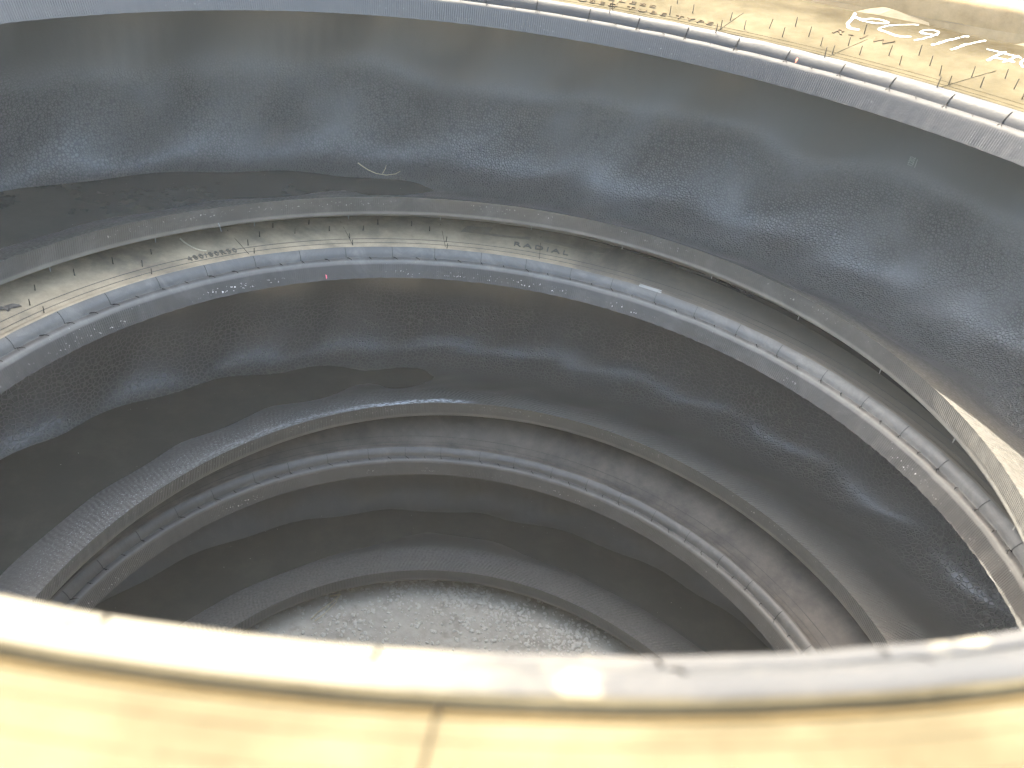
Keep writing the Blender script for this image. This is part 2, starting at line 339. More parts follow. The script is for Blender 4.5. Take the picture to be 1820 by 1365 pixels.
def build_tyre(T, name, label, cat, mats, group, rag=0.0008):
    root = empty(name, T.loc); tag(root, label, cat, group)
    lw = np.array(T.loc)
    def ring(pname, prof, mat, na, rows, disp=None, flip=False):
        pr = catmull(prof, rows) if rows else np.array(prof, float)
        if pname == 'inner_liner':                 # ease the curve so it carries no creases
            big = catmull(prof, 600); k = np.exp(-np.linspace(-2.2, 2.2, 141)**2); k /= k.sum()
            ext = np.concatenate([2*big[0]-big[70:0:-1], big, 2*big[-1]-big[-2:-72:-1]])
            sm = np.stack([np.convolve(ext[:, i], k, 'valid') for i in range(3)], 1); sm[0], sm[-1] = big[0], big[-1]
            pr = sm[np.linspace(0, 599, rows).astype(int)]
        if pname.endswith('sidewall'):             # rows crowd where the step to the bead is
            big = catmull(prof if prof[0][0] < .1 else prof[::-1], 800); dd = big[:, 0]; cut = int(np.searchsorted(dd[:400], .050))
            ix = np.unique(np.concatenate([np.linspace(0, cut, 22).astype(int), np.linspace(cut, 799, rows-10).astype(int)])); pr = big[ix]
            if prof[0][0] > .1: pr = pr[::-1]
        a = np.linspace(0, 2*np.pi, na, endpoint=False)
        A = a[:, None]; dr = np.broadcast_to(pr[:, 0], (na, len(pr))).copy(); w = np.broadcast_to(pr[:, 1], dr.shape); dz = np.broadcast_to(pr[:, 2], dr.shape).copy()
        if disp is not None: dr, dz = disp(A, dr, w, dz, pr)
        P = T.pos(A, dr, w, dz)-lw
        q = T.pos(0.0, pr[:, 0], pr[:, 1], pr[:, 2]); s = np.concatenate([[0], np.cumsum(np.linalg.norm(np.diff(q, axis=0), axis=1))])
        me = grid_mesh(pname, P, np.linspace(0, LEN0, na+1), s/s[-1], True, flip)
        return link(pname, me, mat, root)
    # inner liner ------------------------------------------------------
    kt, kb = T.tb/.0656, T.bb/.0656
    lin = [(0, 1, 0), (.006, 1, -.0005), (.02, 1, .004), (.05, 1, .014), (.10, 1, .033*kt), (.15, 1, .046*kt), (.20, 1, .050*kt), (.24, 1, .042*kt), (.27, 1, .022), (.292, .97, 0), (.304, .8, 0), (.309, .5, 0),
           (.305, .2, 0), (.294, .03, 0), (.274, 0, -.021), (.248, 0, -.038), (.215, 0, -.050), (.18, 0, -.052), (.14, 0, -.046), (.10, 0, -.033), (.05, 0, -.0145), (.02, 0, -.0045), (.006, 0, -.0008), (0, 0, 0)]
    def wave(A, dr, w, dz, pr):
        s = np.linspace(0, 1, len(pr))[None, :]
        amp = T.amp*smoother((s-.22)/.16)*smoother((.90-s)/.12)
        ph = T.ph+np.where(s < .5, 0, 1)*0+np.pi*smoother((s-.42)/.2)
        wv = np.cos(T.nl*A+ph+ 9*(s-.5))+.35*vnoise(A, 9, 5)
        lump = (.0018*vnoise(A+2*s, 13, 9)+.0007*vnoise(A+3*s, 57, 21))*smoother((s-.1)/.2)*smoother((.9-s)/.2)
        d = amp*wv+lump
        up = np.clip((pr[:, 2])/.05, -1, 1)[None, :]*np.where(w > .5, 1, 1)
        horiz = smoother((dr-.16)/.12)
        toe = rag*np.exp(-dr/.004)*vnoise(A, 61, 3)*np.where(w > .5, 1, .4)
        hump = T.hump*np.exp(-(((A+.09+np.pi) % (2*np.pi)-np.pi)/.32)**2)*np.where(w < .5, 1, 0)*smoother((dr-.04)/.06)*smoother((.26-dr)/.08)
        return dr+d*horiz+toe, dz+d*1.25*(1-horiz)*np.where(w > .5, 1, -T.wave_low)+hump
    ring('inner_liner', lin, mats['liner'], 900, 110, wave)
    # upper bead: toe to the step against the sidewall -----------------------------
    ub = [(0, 1, 0), (.0004, 1, .0012), (.004, 1, .011), (.0075, 1, .0215), (.0092, 1, .0265), (.0108, 1, .0290), (.0135, 1, .0305), (.0172, 1, .0322), (.0180, 1, .0322), (.0187, 1, .0304), (.0197, 1, .0305), (.0204, 1, .0330),
          (.0212, 1, .0362), (.0235, 1, .0402), (.0265, 1, .0438), (.0295, 1, .0462), (.031, 1, .047)]
    if T.key == 'top': ub += [(.0345, 1, .0484), (.0365, 1, .0487), (.0380, 1, .0486)]
    def ragged(A, dr, w, dz, pr):
        toe = rag*np.exp(-dr/.004)*vnoise(A, 61, 3)
        return dr+toe+.0003*vnoise(A, 23, 8), dz+.0005*vnoise(A, 17, 4)*(dr > .005)
    ring('upper_bead', ub, mats['bead'], 1080, 0, ragged, True)
    T.full_top = [(p[0], p[2]) for p in ub]+list(T.outer_top[1:])
    side = [(p[0], 1, p[1]) for p in T.outer_top]
    def lumpy(A, dr, w, dz, pr):
        return dr, dz+T.lump(A, dr)
    ring('upper_sidewall', side, mats['side'], 720, 46, lumpy, True)
    ring('tread', [(.335, 1, .008), (.343, .93, 0), (.347, .75, 0), (.349, .5, 0), (.347, .25, 0), (.343, .07, 0), (.335, 0, -.008)], mats['lug'], 360, 14, None, True)
    sb = [(p[0], 0, -p[1]) for p in T.outer_bot][::-1]
    ring('lower_sidewall', sb, mats['side'], 360, 24, None, True)
    lb = [(.031, 0, -.047), (.026, 0, -.0435), (.018, 0, -.0385), (.010, 0, -.0358), (.0050, 0, -.0342), (.0030, 0, -.0327), (.0018, 0, -.0300), (.0012, 0, -.020), (.0006, 0, -.008), (.0002, 0, -.0012), (0, 0, 0)]
    def ragged_b(A, dr, w, dz, pr):
        return dr+.4*rag*np.exp(-dr/.004)*vnoise(A, 61, 3), dz
    # v must run from toe (0) outward for the bead material: build toe first
    ring('lower_bead', lb[::-1], mats['beadb'], 1080, 0, ragged_b, False)
    return root, lw

def add_bead_marks(T, root, lw, n=50, hooks=True, off=0.0, crossfar=.0305):
    """moulding lines across the bead and the little hooked vents along the parting line"""
    a = np.linspace(0, 2*np.pi, 720, endpoint=False)
    pts, nn = T.surf(a, np.full(720, .0192), .0)
    th = np.linspace(0, 2*np.pi, 6, endpoint=False)
    rad = np.stack([np.sin(a), np.cos(a), 0*a], -1)
    P = pts[:, None, :]+.0009*(np.cos(th)[None, :, None]*rad[:, None, :]+np.sin(th)[None, :, None]*nn[:, None, :])
    P = np.concatenate([P, P[:, :1]], 1)-lw
    link('parting_line', grid_mesh('parting_line', P), MAT['groove'], root)
    def place(me, name, ang):
        o = bpy.data.objects.new(name, me); COL.objects.link(o); o.parent = root
        p, nr = T.surf(ang, .0192); z = Vector(nr); x = Vector((math.cos(ang), -math.sin(ang), 0)); y = z.cross(x).normalized(); x = y.cross(z)
        R = Matrix((x, y, z)).transposed().to_4x4(); R.translation = Vector(p-lw); o.matrix_local = R
        return o
    # straight cross line in the local frame of the parting line (y outwards), following the profile
    loc = []
    p0, n0 = T.surf(0.0, .0192); x0 = Vector((1, 0, 0)); y0 = Vector(n0).cross(x0).normalized()
    for d in (.0125, .015, .0185, .0192, .020, .0215, .024, .027, crossfar):
        p, q = T.surf(0.0, d, .0002); v = Vector(p-p0); loc.append((v.dot(x0), v.dot(y0), v.dot(Vector(n0))))
    V, F = tube(loc, .0008 if T.key == 'top' else .00055, 5); cross = mesh_from('mould_line', V, F); cross.materials.append(MAT['groove'] if T.key == 'top' else MAT['hair2'])
    V, F = tube([(0, .001, 0), (.0004, .0008, .003), (.0016, .0002, .0058), (.0036, -.0012, .0072), (.0054, -.003, .0070)], [.0007, .0007, .0006, .0005, .0004], 6)
    hook = mesh_from('vent_hook', V, F); hook.materials.append(MAT['hair'])
    V, F = tube([(0, .001, 0), (-.0002, .0002, .0022), (.0008, -.001, .0044), (.0022, -.0026, .0052)], [.0008, .0007, .0006, .0004], 6)
    hook2 = mesh_from('vent_hook_short', V, F); hook2.materials.append(MAT['hair'])
    for i in range(n):
        ang = 2*math.pi*(i+random.uniform(-.05, .05))/n+off
        place(cross, 'mould_line', ang)
        if hooks and not (T.key == 'top' and 2.2 < ang % 6.283 < 3.9):
            for t in (0, .5):
                o = place(random.choice((hook, hook2)), 'vent_hook', ang+2*math.pi*t/n+.002); o.scale = (1.0 if T.key == 'top' else 1.15,)*3

def make_lug(T, hand):
    """one bar lug in the tyre's own coordinates, azimuth measured from 0"""
    sg = 1 if hand else -1
    zm = (T.t[2]+T.b[2])/2; zt = T.t[2]; H = zt-zm
    N = 12; secs = []
    for i in range(N+1):
        q = i/N
        az = 0.33*q**0.9
        zz = zm-.02+(H+T.lug_z+.035)*q
        base = .343 if q < .86 else .343-.040*(q-.86)/.14
        top = .392 if q < .8 else .392-.035*((q-.8)/.2)**1.6
        hw_b = .040+.014*q; hw_t = .024+.018*q
        secs.append((az, zz, base, top, hw_b, hw_t))
    V = []; F = []
    R = T.t[3]
    for (az, zz, base, top, hb, ht) in secs:
        for (d, off) in ((base-.004, -hb), (top-.006, -ht-.003), (top, -ht+.004), (top, ht-.004), (top-.006, ht+.003), (base-.004, hb)):
            # offset is across the bar: part azimuth, part height
            a = az+off*.78/(R+d); z = zz-off*.62
            z = min(z, T.t[2]+T.lug_z) if d > base else min(z, T.t[2]+T.lug_z-.012)
            V.append((a, R+d, z))
    k = 6
    for i in range(N):
        for j in range(k-1):
            F.append((i*k+j, i*k+j+1, (i+1)*k+j+1, (i+1)*k+j))
    F.append(tuple(range(k-1, -1, -1))); F.append(tuple(N*k+j for j in range(k)))
    zc = zm; cx, cy = (T.t[0]+T.b[0])/2, (T.t[1]+T.b[1])/2
    W = []
    for a, r, z in V:
        if not hand: z = 2*zm-z
        W.append((r*math.sin(a), r*math.cos(a), z-T.loc[2]))
    if not hand: F = [f[::-1] for f in F]
    F = [f[::-1] for f in F]
    return mesh_from('tread_lug', W, F)

def add_lugs(T, root, lw, n=23, off=0.0):
    for hand, o in ((True, 0), (False, .5)):
        me = make_lug(T, hand); me.materials.append(MAT['lug'])
        for i in range(n):
            ob = bpy.data.objects.new('tread_lug', me); COL.objects.link(ob); ob.parent = root
            ob.rotation_euler = (0, 0, -(2*math.pi*(i+o)/n+off))

# ------------------------------------------------------------------ the stack of tyres
GRP = "tyres stacked on their sides"
top_outer = [(.0380, .0486), (.0398, .0478), (.0412, .0458), (.0432, .0456), (.0450, .0484), (.050, .0498), (.07, .0555), (.11, .0660), (.16, .0790), (.21, .0900), (.255, .0970), (.288, .0975), (.315, .084), (.33, .058), (.335, .008)]
T1 = Tyre('top', .0656, .0656, 23, 0.4, top_outer); T2 = Tyre('mid', .0656, .0656, 25, 1.2); T3 = Tyre('low', .084, .084, 24, 2.0); T1.wave_low, T2.wave_low, T3.wave_low = .45, .45, .12; T3.hump = .014; T1.lug_z = .106; T2.amp = .0066
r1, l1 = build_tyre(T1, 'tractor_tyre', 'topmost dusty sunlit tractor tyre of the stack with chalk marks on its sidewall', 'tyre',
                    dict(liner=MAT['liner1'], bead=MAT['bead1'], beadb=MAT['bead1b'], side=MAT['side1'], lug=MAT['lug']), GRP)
r2, l2 = build_tyre(T2, 'tractor_tyre', 'middle tractor tyre of the stack with RADIAL on its tan dusted sidewall', 'tyre',
                    dict(liner=MAT['liner2'], bead=MAT['bead2'], beadb=MAT['bead2b'], side=MAT['side2'], lug=MAT['lug']), GRP, .0012)
r3, l3 = build_tyre(T3, 'tractor_tyre', 'lowest tractor tyre of the stack lying on the gravelly dirt', 'tyre',
                    dict(liner=MAT['liner3'], bead=MAT['bead3'], beadb=MAT['bead3b'], side=MAT['side3'], lug=MAT['lug']), GRP, .0004)
for T, r, l, o in ((T1, r1, l1, .03), (T2, r2, l2, .055), (T3, r3, l3, .02)):
    add_bead_marks(T, r, l, 50, True, o)
add_lugs(T1, r1, l1, 23, .1284); add_lugs(T2, r2, l2, 23, .1); add_lugs(T3, r3, l3, 22, .0)

# ------------------------------------------------------------------ ground
def mat_ground():
    n = NT("pale_dirt")
    a = n.noise(3.0, 8, 0.65); f = n.noise(70, 5, 0.7); far = n.noise(0.35, 5)
    col = n.mix(n.ramp(a, 0.35, 0.65), (0.275, 0.252, 0.208), (0.37, 0.345, 0.288))
    col = n.mix(n.ramp(f, 0.35, 0.7, 0, 0.4), col, (0.42, 0.395, 0.335))
    col = n.mix(n.mul(n.ramp(n.noise(16, 5, 0.7), 0.50, 0.68), 0.65), col, (0.19, 0.172, 0.14))
    b = n.bump(n.noise(28, 6, 0.65), 0.006, 0.6); b = n.bump(n.noise(240, 4), 0.0016, 0.7, b)
    return n.out(col, 0.95, b, 0.2)
gm = mat_ground()
N = 90
xs = np.sign(np.linspace(-1, 1, 2*N+1))*np.abs(np.linspace(-1, 1, 2*N+1))**4*300
V = []; F = []
for j, y in enumerate(xs):
    for i, x in enumerate(xs):
        rr = math.hypot(x, y)
        h = (noise.noise((x*3, y*3, 2.2))*.006*smoother((rr-1.2)/.6)+noise.noise((x*.25, y*.25, 5))*.12*smoother((rr-2.5)/6))
        V.append((x, y, GROUND_Z-.004+h))
W_ = 2*N+1
for j in range(2*N):
    for i in range(2*N):
        F.append((j*W_+i, j*W_+i+1, (j+1)*W_+i+1, (j+1)*W_+i))
ground = link('ground', mesh_from('ground', V, F), gm); tag(ground, 'pale gravelly dirt ground under the tyre stack', 'ground', kind='structure')

# ------------------------------------------------------------------ finding places on the built surfaces
def bvh(root, names):
    V = []; F = []; o0 = np.array(root.location)
    for o in COL.objects:
        if o.parent == root and o.name.split('.')[0] in names:
            me = o.data; n0 = len(V)
            V += [tuple(np.array(v.co)+o0) for v in me.vertices]; F += [tuple(i+n0 for i in p.vertices) for p in me.polygons]
    return BVHTree.FromPolygons(V, F)
OUT = ('upper_bead', 'upper_sidewall')
B1, B2, B3 = bvh(r1, OUT), bvh(r2, OUT), bvh(r3, OUT)
I1 = bvh(r1, ('inner_liner',)); LB1 = bvh(r1, ('lower_bead',))
def sight(u, v):
    d = fwd+RT*((u-910)/FPX)-UP*((v-682.5)/FPX); return Vector(EYE), Vector(d).normalized()
def hit(B, u, v):
    o, d = sight(u, v); t = 0.0
    for _ in range(6):                             # step past the near side of the rim
        r = B.ray_cast(o+d*(t+1e-4), d)
        if r[0] is None: return None, None
        t += r[3]+1e-4
        if r[0].y > -0.35: break
    n = r[1] if r[1].dot(d) < 0 else -r[1]
    return r[0], n

# ------------------------------------------------------------------ vent hairs on the sidewalls
V_, F_ = tube([(0, 0, -.0006), (0, 0, .004), (0.0001, 0, .009), (0.0003, 0.0001, .0135)], [.00085, .0007, .0006, .00055], 6)
hair_me = mesh_from('vent_hair', V_, F_); hair_me.materials.append(MAT['hair'])
V_, F_ = tube([(0, 0, -.0006), (0, 0, .0045), (0.0001, 0, .0075)], [.0008, .00065, .0005], 6)
stub_me = mesh_from('vent_hair_short', V_, F_); stub_me.materials.append(MAT['hair'])
def hair(root, p, n, me=None, lean=0.75, sc=1.0):
    o = bpy.data.objects.new('vent_hair', me or hair_me); COL.objects.link(o); o.parent = root
    z = (Vector(n)*(1-lean)+Vector((0, 0, 1))*lean).normalized()
    z = (z+Vector((random.gauss(0, .05), random.gauss(0, .05), 0))).normalized()
    q = z.to_track_quat('Z', 'Y'); Mx = q.to_matrix().to_4x4()@Matrix.Rotation(random.uniform(0, 6.28), 4, 'Z')@Matrix.Diagonal((1, 1, sc*random.uniform(.88, 1.1), 1))
    Mx.translation = Vector(p)-root.location; o.matrix_local = Mx
H1 = [(78,297),(175,372),(268,440),(398,370),(490,445),(207,465),(727,450),(813,527),(970,448),(1057,532),(1137,612),(1395,625),(1210,685),(1117,705),(1467,708),(1667,635),(1738,722),(1803,803),(635,95),(735,105),(1557,315),(1664,326),(527,275)]
H1 = [(1420+x/4.55, y/4.55) for x, y in H1]+[(1020+x/4.55, y/4.55) for x, y in [(290,105),(307,73),(775,122),(960,107),(1147,265),(1185,240),(1265,165),(1377,237),(1580,230),(1685,300),(1790,215),(835,30)]]
for u, v in H1:
    p, n = hit(B1, u, v)
    if p: hair(r1, p, n)
H2 = [(x/3.4125, 380+y/3.4125) for x, y in [(863,320),(920,365),(182,555),(267,600),(213,465),(686,305),(918,245),(453,375)]]
H2 += [(400+x/3.4125, 330+y/3.4125) for x, y in [(140,362),(177,410),(290,255),(508,235),(424,290),(632,275),(755,318),(774,362),(837,272),(927,235),(1130,245),(1240,275),(1340,340),(1346,380),(210,310)]]
for u, v in H2:
    p, n = hit(B2, u, v)
    if p: hair(r2, p, n, None, .8, .75)
# the rest of the ring, out of frame, gets the same hairs in three rows
for T, r, l, lo, hi in ((T1, r1, l1, 75, 325), (T2, r2, l2, 105, 265)):
    for row, dr in ((0, .052), (1, .075), (2, .12)):
        for k in range(24):
            dg = (k+row*.33)*15
            if lo < dg < hi and not (T is T1 and 150 < dg < 212):
                p, n = T.surf(RAD(dg), dr); hair(r, p, n, None, .6)
# pale hairs under the lower bead of the top tyre
for k in range(24):
    a = 2*math.pi*k/24+.13
    p = T1.pos(a, .006, 0, -.0340); o = bpy.data.objects.new('vent_hair', stub_me.copy() if k == 0 else pale_me); COL.objects.link(o)
    if k == 0:
        pale_me = o.data; pale_me.materials.clear(); pale_me.materials.append(MAT['hair_pale'])
    o.parent = r1; o.rotation_euler = (math.pi, 0, 0); o.location = Vector(p)-r1.location

# fine radial mould lines across the sidewalls
def mould_lines(T, root, lw, az, d0, d1, rad=.0004, skew=0.0):
    for a in az:
        pts = [Vector(T.surf(a+skew*(d-d0), d, rad*.3)[0]-lw) for d in np.linspace(d0, d1, 12)]
        V, F = tube(pts, rad, 4); link('mould_line', mesh_from('mould_line', V, F), MAT['groove'], root)
def az_of(T, B, pts):
    out = []
    for u, v in pts:
        p, n = hit(B, u, v)
        if p: out.append(T.locate(p))
    return out
for (u, v) in ((1479, 97), (1686, 150), (1278, 53), (1085, 22)):
    p, n = hit(B1, u, v)
    if p:
        a, d = T1.locate(p); mould_lines(T1, r1, l1, [a], .040, .135, .0005, .15)
for k in range(24):
    if 90 < k*15 < 320: mould_lines(T1, r1, l1, [RAD(k*15)], .040, .135, .0005, .15)
for (u, v) in ((267, 600), (920, 490-125), (441, 450), (627, 436), (792, 440), (958, 462)):
    p, n = hit(B2, u, v)
    if p:
        a, d = T2.locate(p); mould_lines(T2, r2, l2, [a], .040, .115, .0004, -.1)
# packed dark dirt in the step between bead and sidewall of the top tyre
a = np.linspace(0, 2*np.pi, 480, endpoint=False); P, nn = T1.surf(a, np.full(480, .0422), 0); th = np.linspace(0, 2*np.pi, 7)[:-1]; rad = np.stack([np.sin(a), np.cos(a), 0*a], -1)
wob = (1+.25*vnoise(a, 31, 12))[:, None, None]
Q = P[:, None]+wob*(.0011*np.cos(th)[None, :, None]*rad[:, None]+.0009*np.sin(th)[None, :, None]*nn[:, None]); Q = np.concatenate([Q, Q[:, :1]], 1)-l1
link('dirt_line', grid_mesh('dirt_line', Q), MAT['linedirt'], r1)
# two thin rings in the sidewall beside the bead
for T, r, l in ((T1, r1, l1), (T2, r2, l2), (T3, r3, l3)):
    for d in ((.052, .0625) if T is T1 else (.0455, .058)):
        a = np.linspace(0, 2*np.pi, 480, endpoint=False); P, nn = T.surf(a, np.full(480, d), 0)
        th = np.linspace(0, 2*np.pi, 5)[:-1]; rad = np.stack([np.sin(a), np.cos(a), 0*a], -1)
        Q = P[:, None]+.0006*(np.cos(th)[None, :, None]*rad[:, None]+np.sin(th)[None, :, None]*nn[:, None]); Q = np.concatenate([Q, Q[:, :1]], 1)-l
        link('moulded_ring', grid_mesh('moulded_ring', Q), T1 is T and MAT['side1'] or MAT['hair2'], r)

# ------------------------------------------------------------------ lettering
def text_mesh(txt, height, extrude, spacing=1.0, shear=0.0):
    c = bpy.data.curves.new('txt', 'FONT'); c.body = txt; c.size = height/0.7; c.extrude = extrude/2; c.resolution_u = 3
    c.space_character = spacing; c.shear = shear; c.bevel_depth = 0
    o = bpy.data.objects.new('txt', c); COL.objects.link(o)
    bpy.context.view_layer.update()
    me = bpy.data.meshes.new_from_object(o.evaluated_get(bpy.context.evaluated_depsgraph_get()))
    COL.objects.unlink(o); bpy.data.objects.remove(o); bpy.data.curves.remove(c)
    return me
def letter_on(T, root, lw, txt, a0, a1, dr0, height, raise_, mat, name='raised_lettering', stretch=True):
    """letters standing along the sidewall, read from the middle of the tyre, from azimuth a0 to a1"""
    me = text_mesh(txt, height, raise_*2, 1.35)
    co = np.array([v.co[:] for v in me.vertices]); x0, x1 = co[:, 0].min(), co[:, 0].max()
    a = a0+(co[:, 0]-x0)/(x1-x0)*(a1-a0)
    dr = dr0+co[:, 1]*.96
    P, n = T.surf(a, dr, 0); P = P+n*(co[:, 2:3])-lw
    me.vertices.foreach_set('co', P.reshape(-1).astype(np.float32)); me.update()
    return link(name, me, mat, root, False)
def span(T, B, p, q):
    (pa, na), (pb, nb) = hit(B, *p), hit(B, *q)
    return T.locate(pa), T.locate(pb)
(a0, d0), (a1, d1) = span(T1, B1, (1040, 8.5), (1268, 42)); per = (a1-a0)/13.3
print('tube type', a0, d0, a1, d1)
letter_on(T1, r1, l1, 'USED TUBE TYPE', a1-per*14.2, a1, (d0+d1)/2, .0125, .0016, MAT['letter1'])
(b0, e0), (b1, e1) = span(T1, B1, (1090, 3), (1165, 14.5)); print('less', b0, e0, b1, e1)
letter_on(T1, r1, l1, 'TUBELESS', b1-(b1-b0)*2.05, b1, (e0+e1)/2, .0125, .0016, MAT['letter1'])
(b0, e0), (b1, e1) = span(T1, B1, (1477, 60), (1580, 80)); print('R-1W', b0, e0, b1, e1)
letter_on(T1, r1, l1, 'R-1W', b0, b1, (e0+e1)/2, .020, .0018, MAT['letter1'])
(b0, e0), (b1, e1) = span(T2, B2, (335, 463), (424, 450)); print('size', b0, e0, b1, e1)
letter_on(T2, r2, l2, '480/80R50', b0, b1, (e0+e1)/2, .0125, .0016, MAT['letter2'])
(b0, e0), (b1, e1) = span(T2, B2, (913, 440), (1010, 452)); print('radial', b0, e0, b1, e1)
letter_on(T2, r2, l2, 'RADIAL', b0, b1, (e0+e1)/2, .014, .0018, MAT['letter2'])

def ribbon(T, root, lw, B, pts, w0, h, mat, name, seg=5):
    """a flat stroke of thickness h lying on the sidewall through the given places"""
    q = []
    for u, v in pts:
        p, n = hit(B, u, v)
        if p: q.append(T.locate(p))
    if len(q) < 2: return
    q = np.array(q); t = np.arange(len(q)); tt = np.linspace(0, len(q)-1, (len(q)-1)*seg+1)
    m = np.gradient(q, axis=0); S = []
    for x in tt:
        j = min(int(x), len(q)-2); f = x-j
        S.append((2*f**3-3*f**2+1)*q[j]+(f**3-2*f**2+f)*m[j]+(-2*f**3+3*f**2)*q[j+1]+(f**3-f**2)*m[j+1])
    S = np.array(S); R = .72
    d = np.gradient(S*np.array([R, 1]), axis=0); d /= np.linalg.norm(d, axis=1)[:, None]+1e-9
    nrm = np.stack([-d[:, 1], d[:, 0]], 1)
    V = []; F = []
    for i, (a, dr) in enumerate(S):
        w = w0*(.8+.35*math.sin(i*1.7)*.5+random.uniform(-.12, .12))*(1 if 0 < i < len(S)-1 else .5)
        for sd, hh in ((-1, -.0004), (-.8, h), (.8, h), (1, -.0004)):
            V.append(T.surf(a+nrm[i, 0]*sd*w/2/R, dr+nrm[i, 1]*sd*w/2, hh)[0]-lw)
        if i:
            for k in range(3): F.append(((i-1)*4+k, (i-1)*4+k+1, i*4+k+1, i*4+k))
    return link(name, mesh_from(name, V, F), mat, root)
C = lambda pts: [(1420+x/4.55, y/4.55) for x, y in pts]
for st, w in (([(455,110),(440,140),(420,165),(398,190),(400,220),(430,235),(485,243)], .009), ([(445,115),(460,145),(510,158),(580,152),(650,158),(715,178),(700,190),(620,190),(545,175),(490,160)], .006),
          ([(965,205),(860,200),(770,205),(700,215),(645,235),(700,258),(770,285),(830,298),(905,300)], .006), ([(975,265),(1000,250),(1060,245),(1115,255),(1130,265),(1110,285),(1040,278),(985,272)], .005),
          ([(1125,270),(1080,295),(1000,318),(930,330)], .004), ([(1375,295),(1300,305),(1220,325),(1140,350),(1075,368)], .006), ([(1510,330),(1430,345),(1350,362),(1280,388),(1225,402)], .006),
          ([(1520,400),(1600,418),(1700,445),(1800,470)], .005), ([(1560,465),(1640,478),(1740,505)], .006), ([(1670,425),(1600,450),(1515,495)], .008), ([(1770,455),(1710,480),(1650,505)], .007), ([(1818,480),(1795,505),(1800,530),(1818,545)], .005)):
    ribbon(T1, r1, l1, B1, C(st), w*.6, .0013, MAT['chalk'], 'chalk_stroke')

# big hatched letters above RADIAL, only their feet show under the upper tyre
def hatched(T, root, lw, B, poly, name='hatched_letter', step=.0021):
    q = np.array([T.locate(hit(B, u, v)[0]) for u, v in poly if hit(B, u, v)[0]])
    V = []; F = []; n = len(q)
    for a, d in q: V.append(T.surf(a, d, .0007)[0]-lw)
    for a, d in q: V.append(T.surf(a, d, -.0008)[0]-lw)
    F.append(tuple(range(n)))
    for i in range(n): F.append((i, (i+1) % n, n+(i+1) % n, n+i))
    base = link(name, mesh_from(name, V, F), MAT['side2'], root, False)
    V = []; F = []
    a = q[:, 0].min()
    while a < q[:, 0].max():                       # ribs clipped to the outline
        xs_ = []
        for i in range(n):
            (a0, d0), (a1, d1) = q[i], q[(i+1) % n]
            if (a0 <= a) != (a1 <= a): xs_.append(d0+(a-a0)/(a1-a0)*(d1-d0))
        xs_.sort()
        for k in range(0, len(xs_)-1, 2):
            lo, hi = xs_[k]+.0008, xs_[k+1]-.0008
            if hi-lo < .002: continue
            w = step*.28/.7; b = len(V)
            for d in (lo, hi):
                for s_, h in ((-1, .0006), (-.5, .0016), (.5, .0016), (1, .0006)): V.append(T.surf(a+s_*w, d, h)[0]-lw)
            F += [(b+j, b+j+1, b+5+j, b+4+j) for j in range(3)]+[(b, b+1, b+2, b+3), (b+7, b+6, b+5, b+4)]
        a += step/.7
    o = link('hatching', mesh_from('hatching', V, F), MAT['letter2'], base, False); o["kind"] = "stuff"
Kp = lambda pts: [(780+x/4.333, 380+y/4.333) for x, y in pts]
hatched(T2, r2, l2, B2, Kp([(165,140),(215,96),(420,110),(385,150),(560,175),(715,182),(695,205),(430,175)]))
hatched(T2, r2, l2, B2, Kp([(805,220),(830,197),(1120,262),(1150,230),(1340,262),(1320,290),(1265,308),(1190,305),(1060,278)]))
# faint raised arcs of the emblem on the lowest tyre
def arc(T, root, lw, B, pts, rad=.0008):
    q = [hit(B, u, v)[0] for u, v in pts]; q = [T.locate(p) for p in q if p]
    if len(q) < 3: return
    q = np.array(q); tt = np.linspace(0, len(q)-1, 24); a = np.interp(tt, range(len(q)), q[:, 0]); d = np.interp(tt, range(len(q)), q[:, 1])
    P, n = T.surf(a, d, .0002); V, F = tube([Vector(p-lw) for p in P], rad, 5)
    link('raised_arc', mesh_from('raised_arc', V, F), MAT['side3'], root)
K3 = lambda pts: [(1100+x/3.4125, 780+y/3.4125) for x, y in pts]
for p in ([(40,135),(75,180),(130,220),(200,252),(285,268)], [(60,130),(100,172),(160,210),(240,235)], [(375,300),(375,330),(395,355),(440,375),(500,390)], [(535,400),(535,430),(560,460),(610,485),(680,500)], [(550,398),(555,425),(590,455),(650,470)], [(730,500),(740,550),(780,610),(840,670),(900,700),(975,712)], [(745,495),(760,545),(800,600),(870,660),(960,690)]):
    arc(T3, r3, l3, B3, K3(p))

# number and dash scratched in white on the liner, by its upper shoulder
def liner_text(txt, p0, p1, side, h):
    A, nA = hit(I1, *p0); B, nB = hit(I1, *p1)
    x = (B-A); Ln = x.length; x.normalize(); n = nA; y = n.cross(x).normalized()
    me = text_mesh(txt, h, .0003); co = np.array([v.co[:] for v in me.vertices]); k = Ln/(co[:, 0].max()-co[:, 0].min()); co[:, 0] -= co[:, 0].min()
    for v, c in zip(me.vertices, co):
        w = A+x*(c[0]*k)+y*(c[1]); hh = I1.find_nearest(w)
        q = hh[0]; m = hh[1] if hh[1].dot(n) > 0 else -hh[1]
        v.co = q+m*(.0005+c[2])-r1.location
    me.update(); link('written_number', me, MAT['paper'], r1, False)
liner_text('12202', (1622.0, 295.5), (1628, 280.5), 1, .0105)
def stroke_on(Bv, root, pts, rad, mat, name, lift=.6, top=False, ns=6):
    q = []
    for u, v in pts:
        p, n = hit(Bv, u, v)
        if p: q.append(p+n*rad*lift)
    rr = [rad*(1-.45*i/max(1, len(q)-1)) for i in range(len(q))]
    V, F = tube(q if not root else [p-root.location for p in q], rr, ns)
    return link(name, mesh_from(name, V, F), mat, root)
stroke_on(I1, r1, [(1631, 283.5), (1629, 289), (1625.5, 298)], .0008, MAT['paper'], 'white_dash', .2)

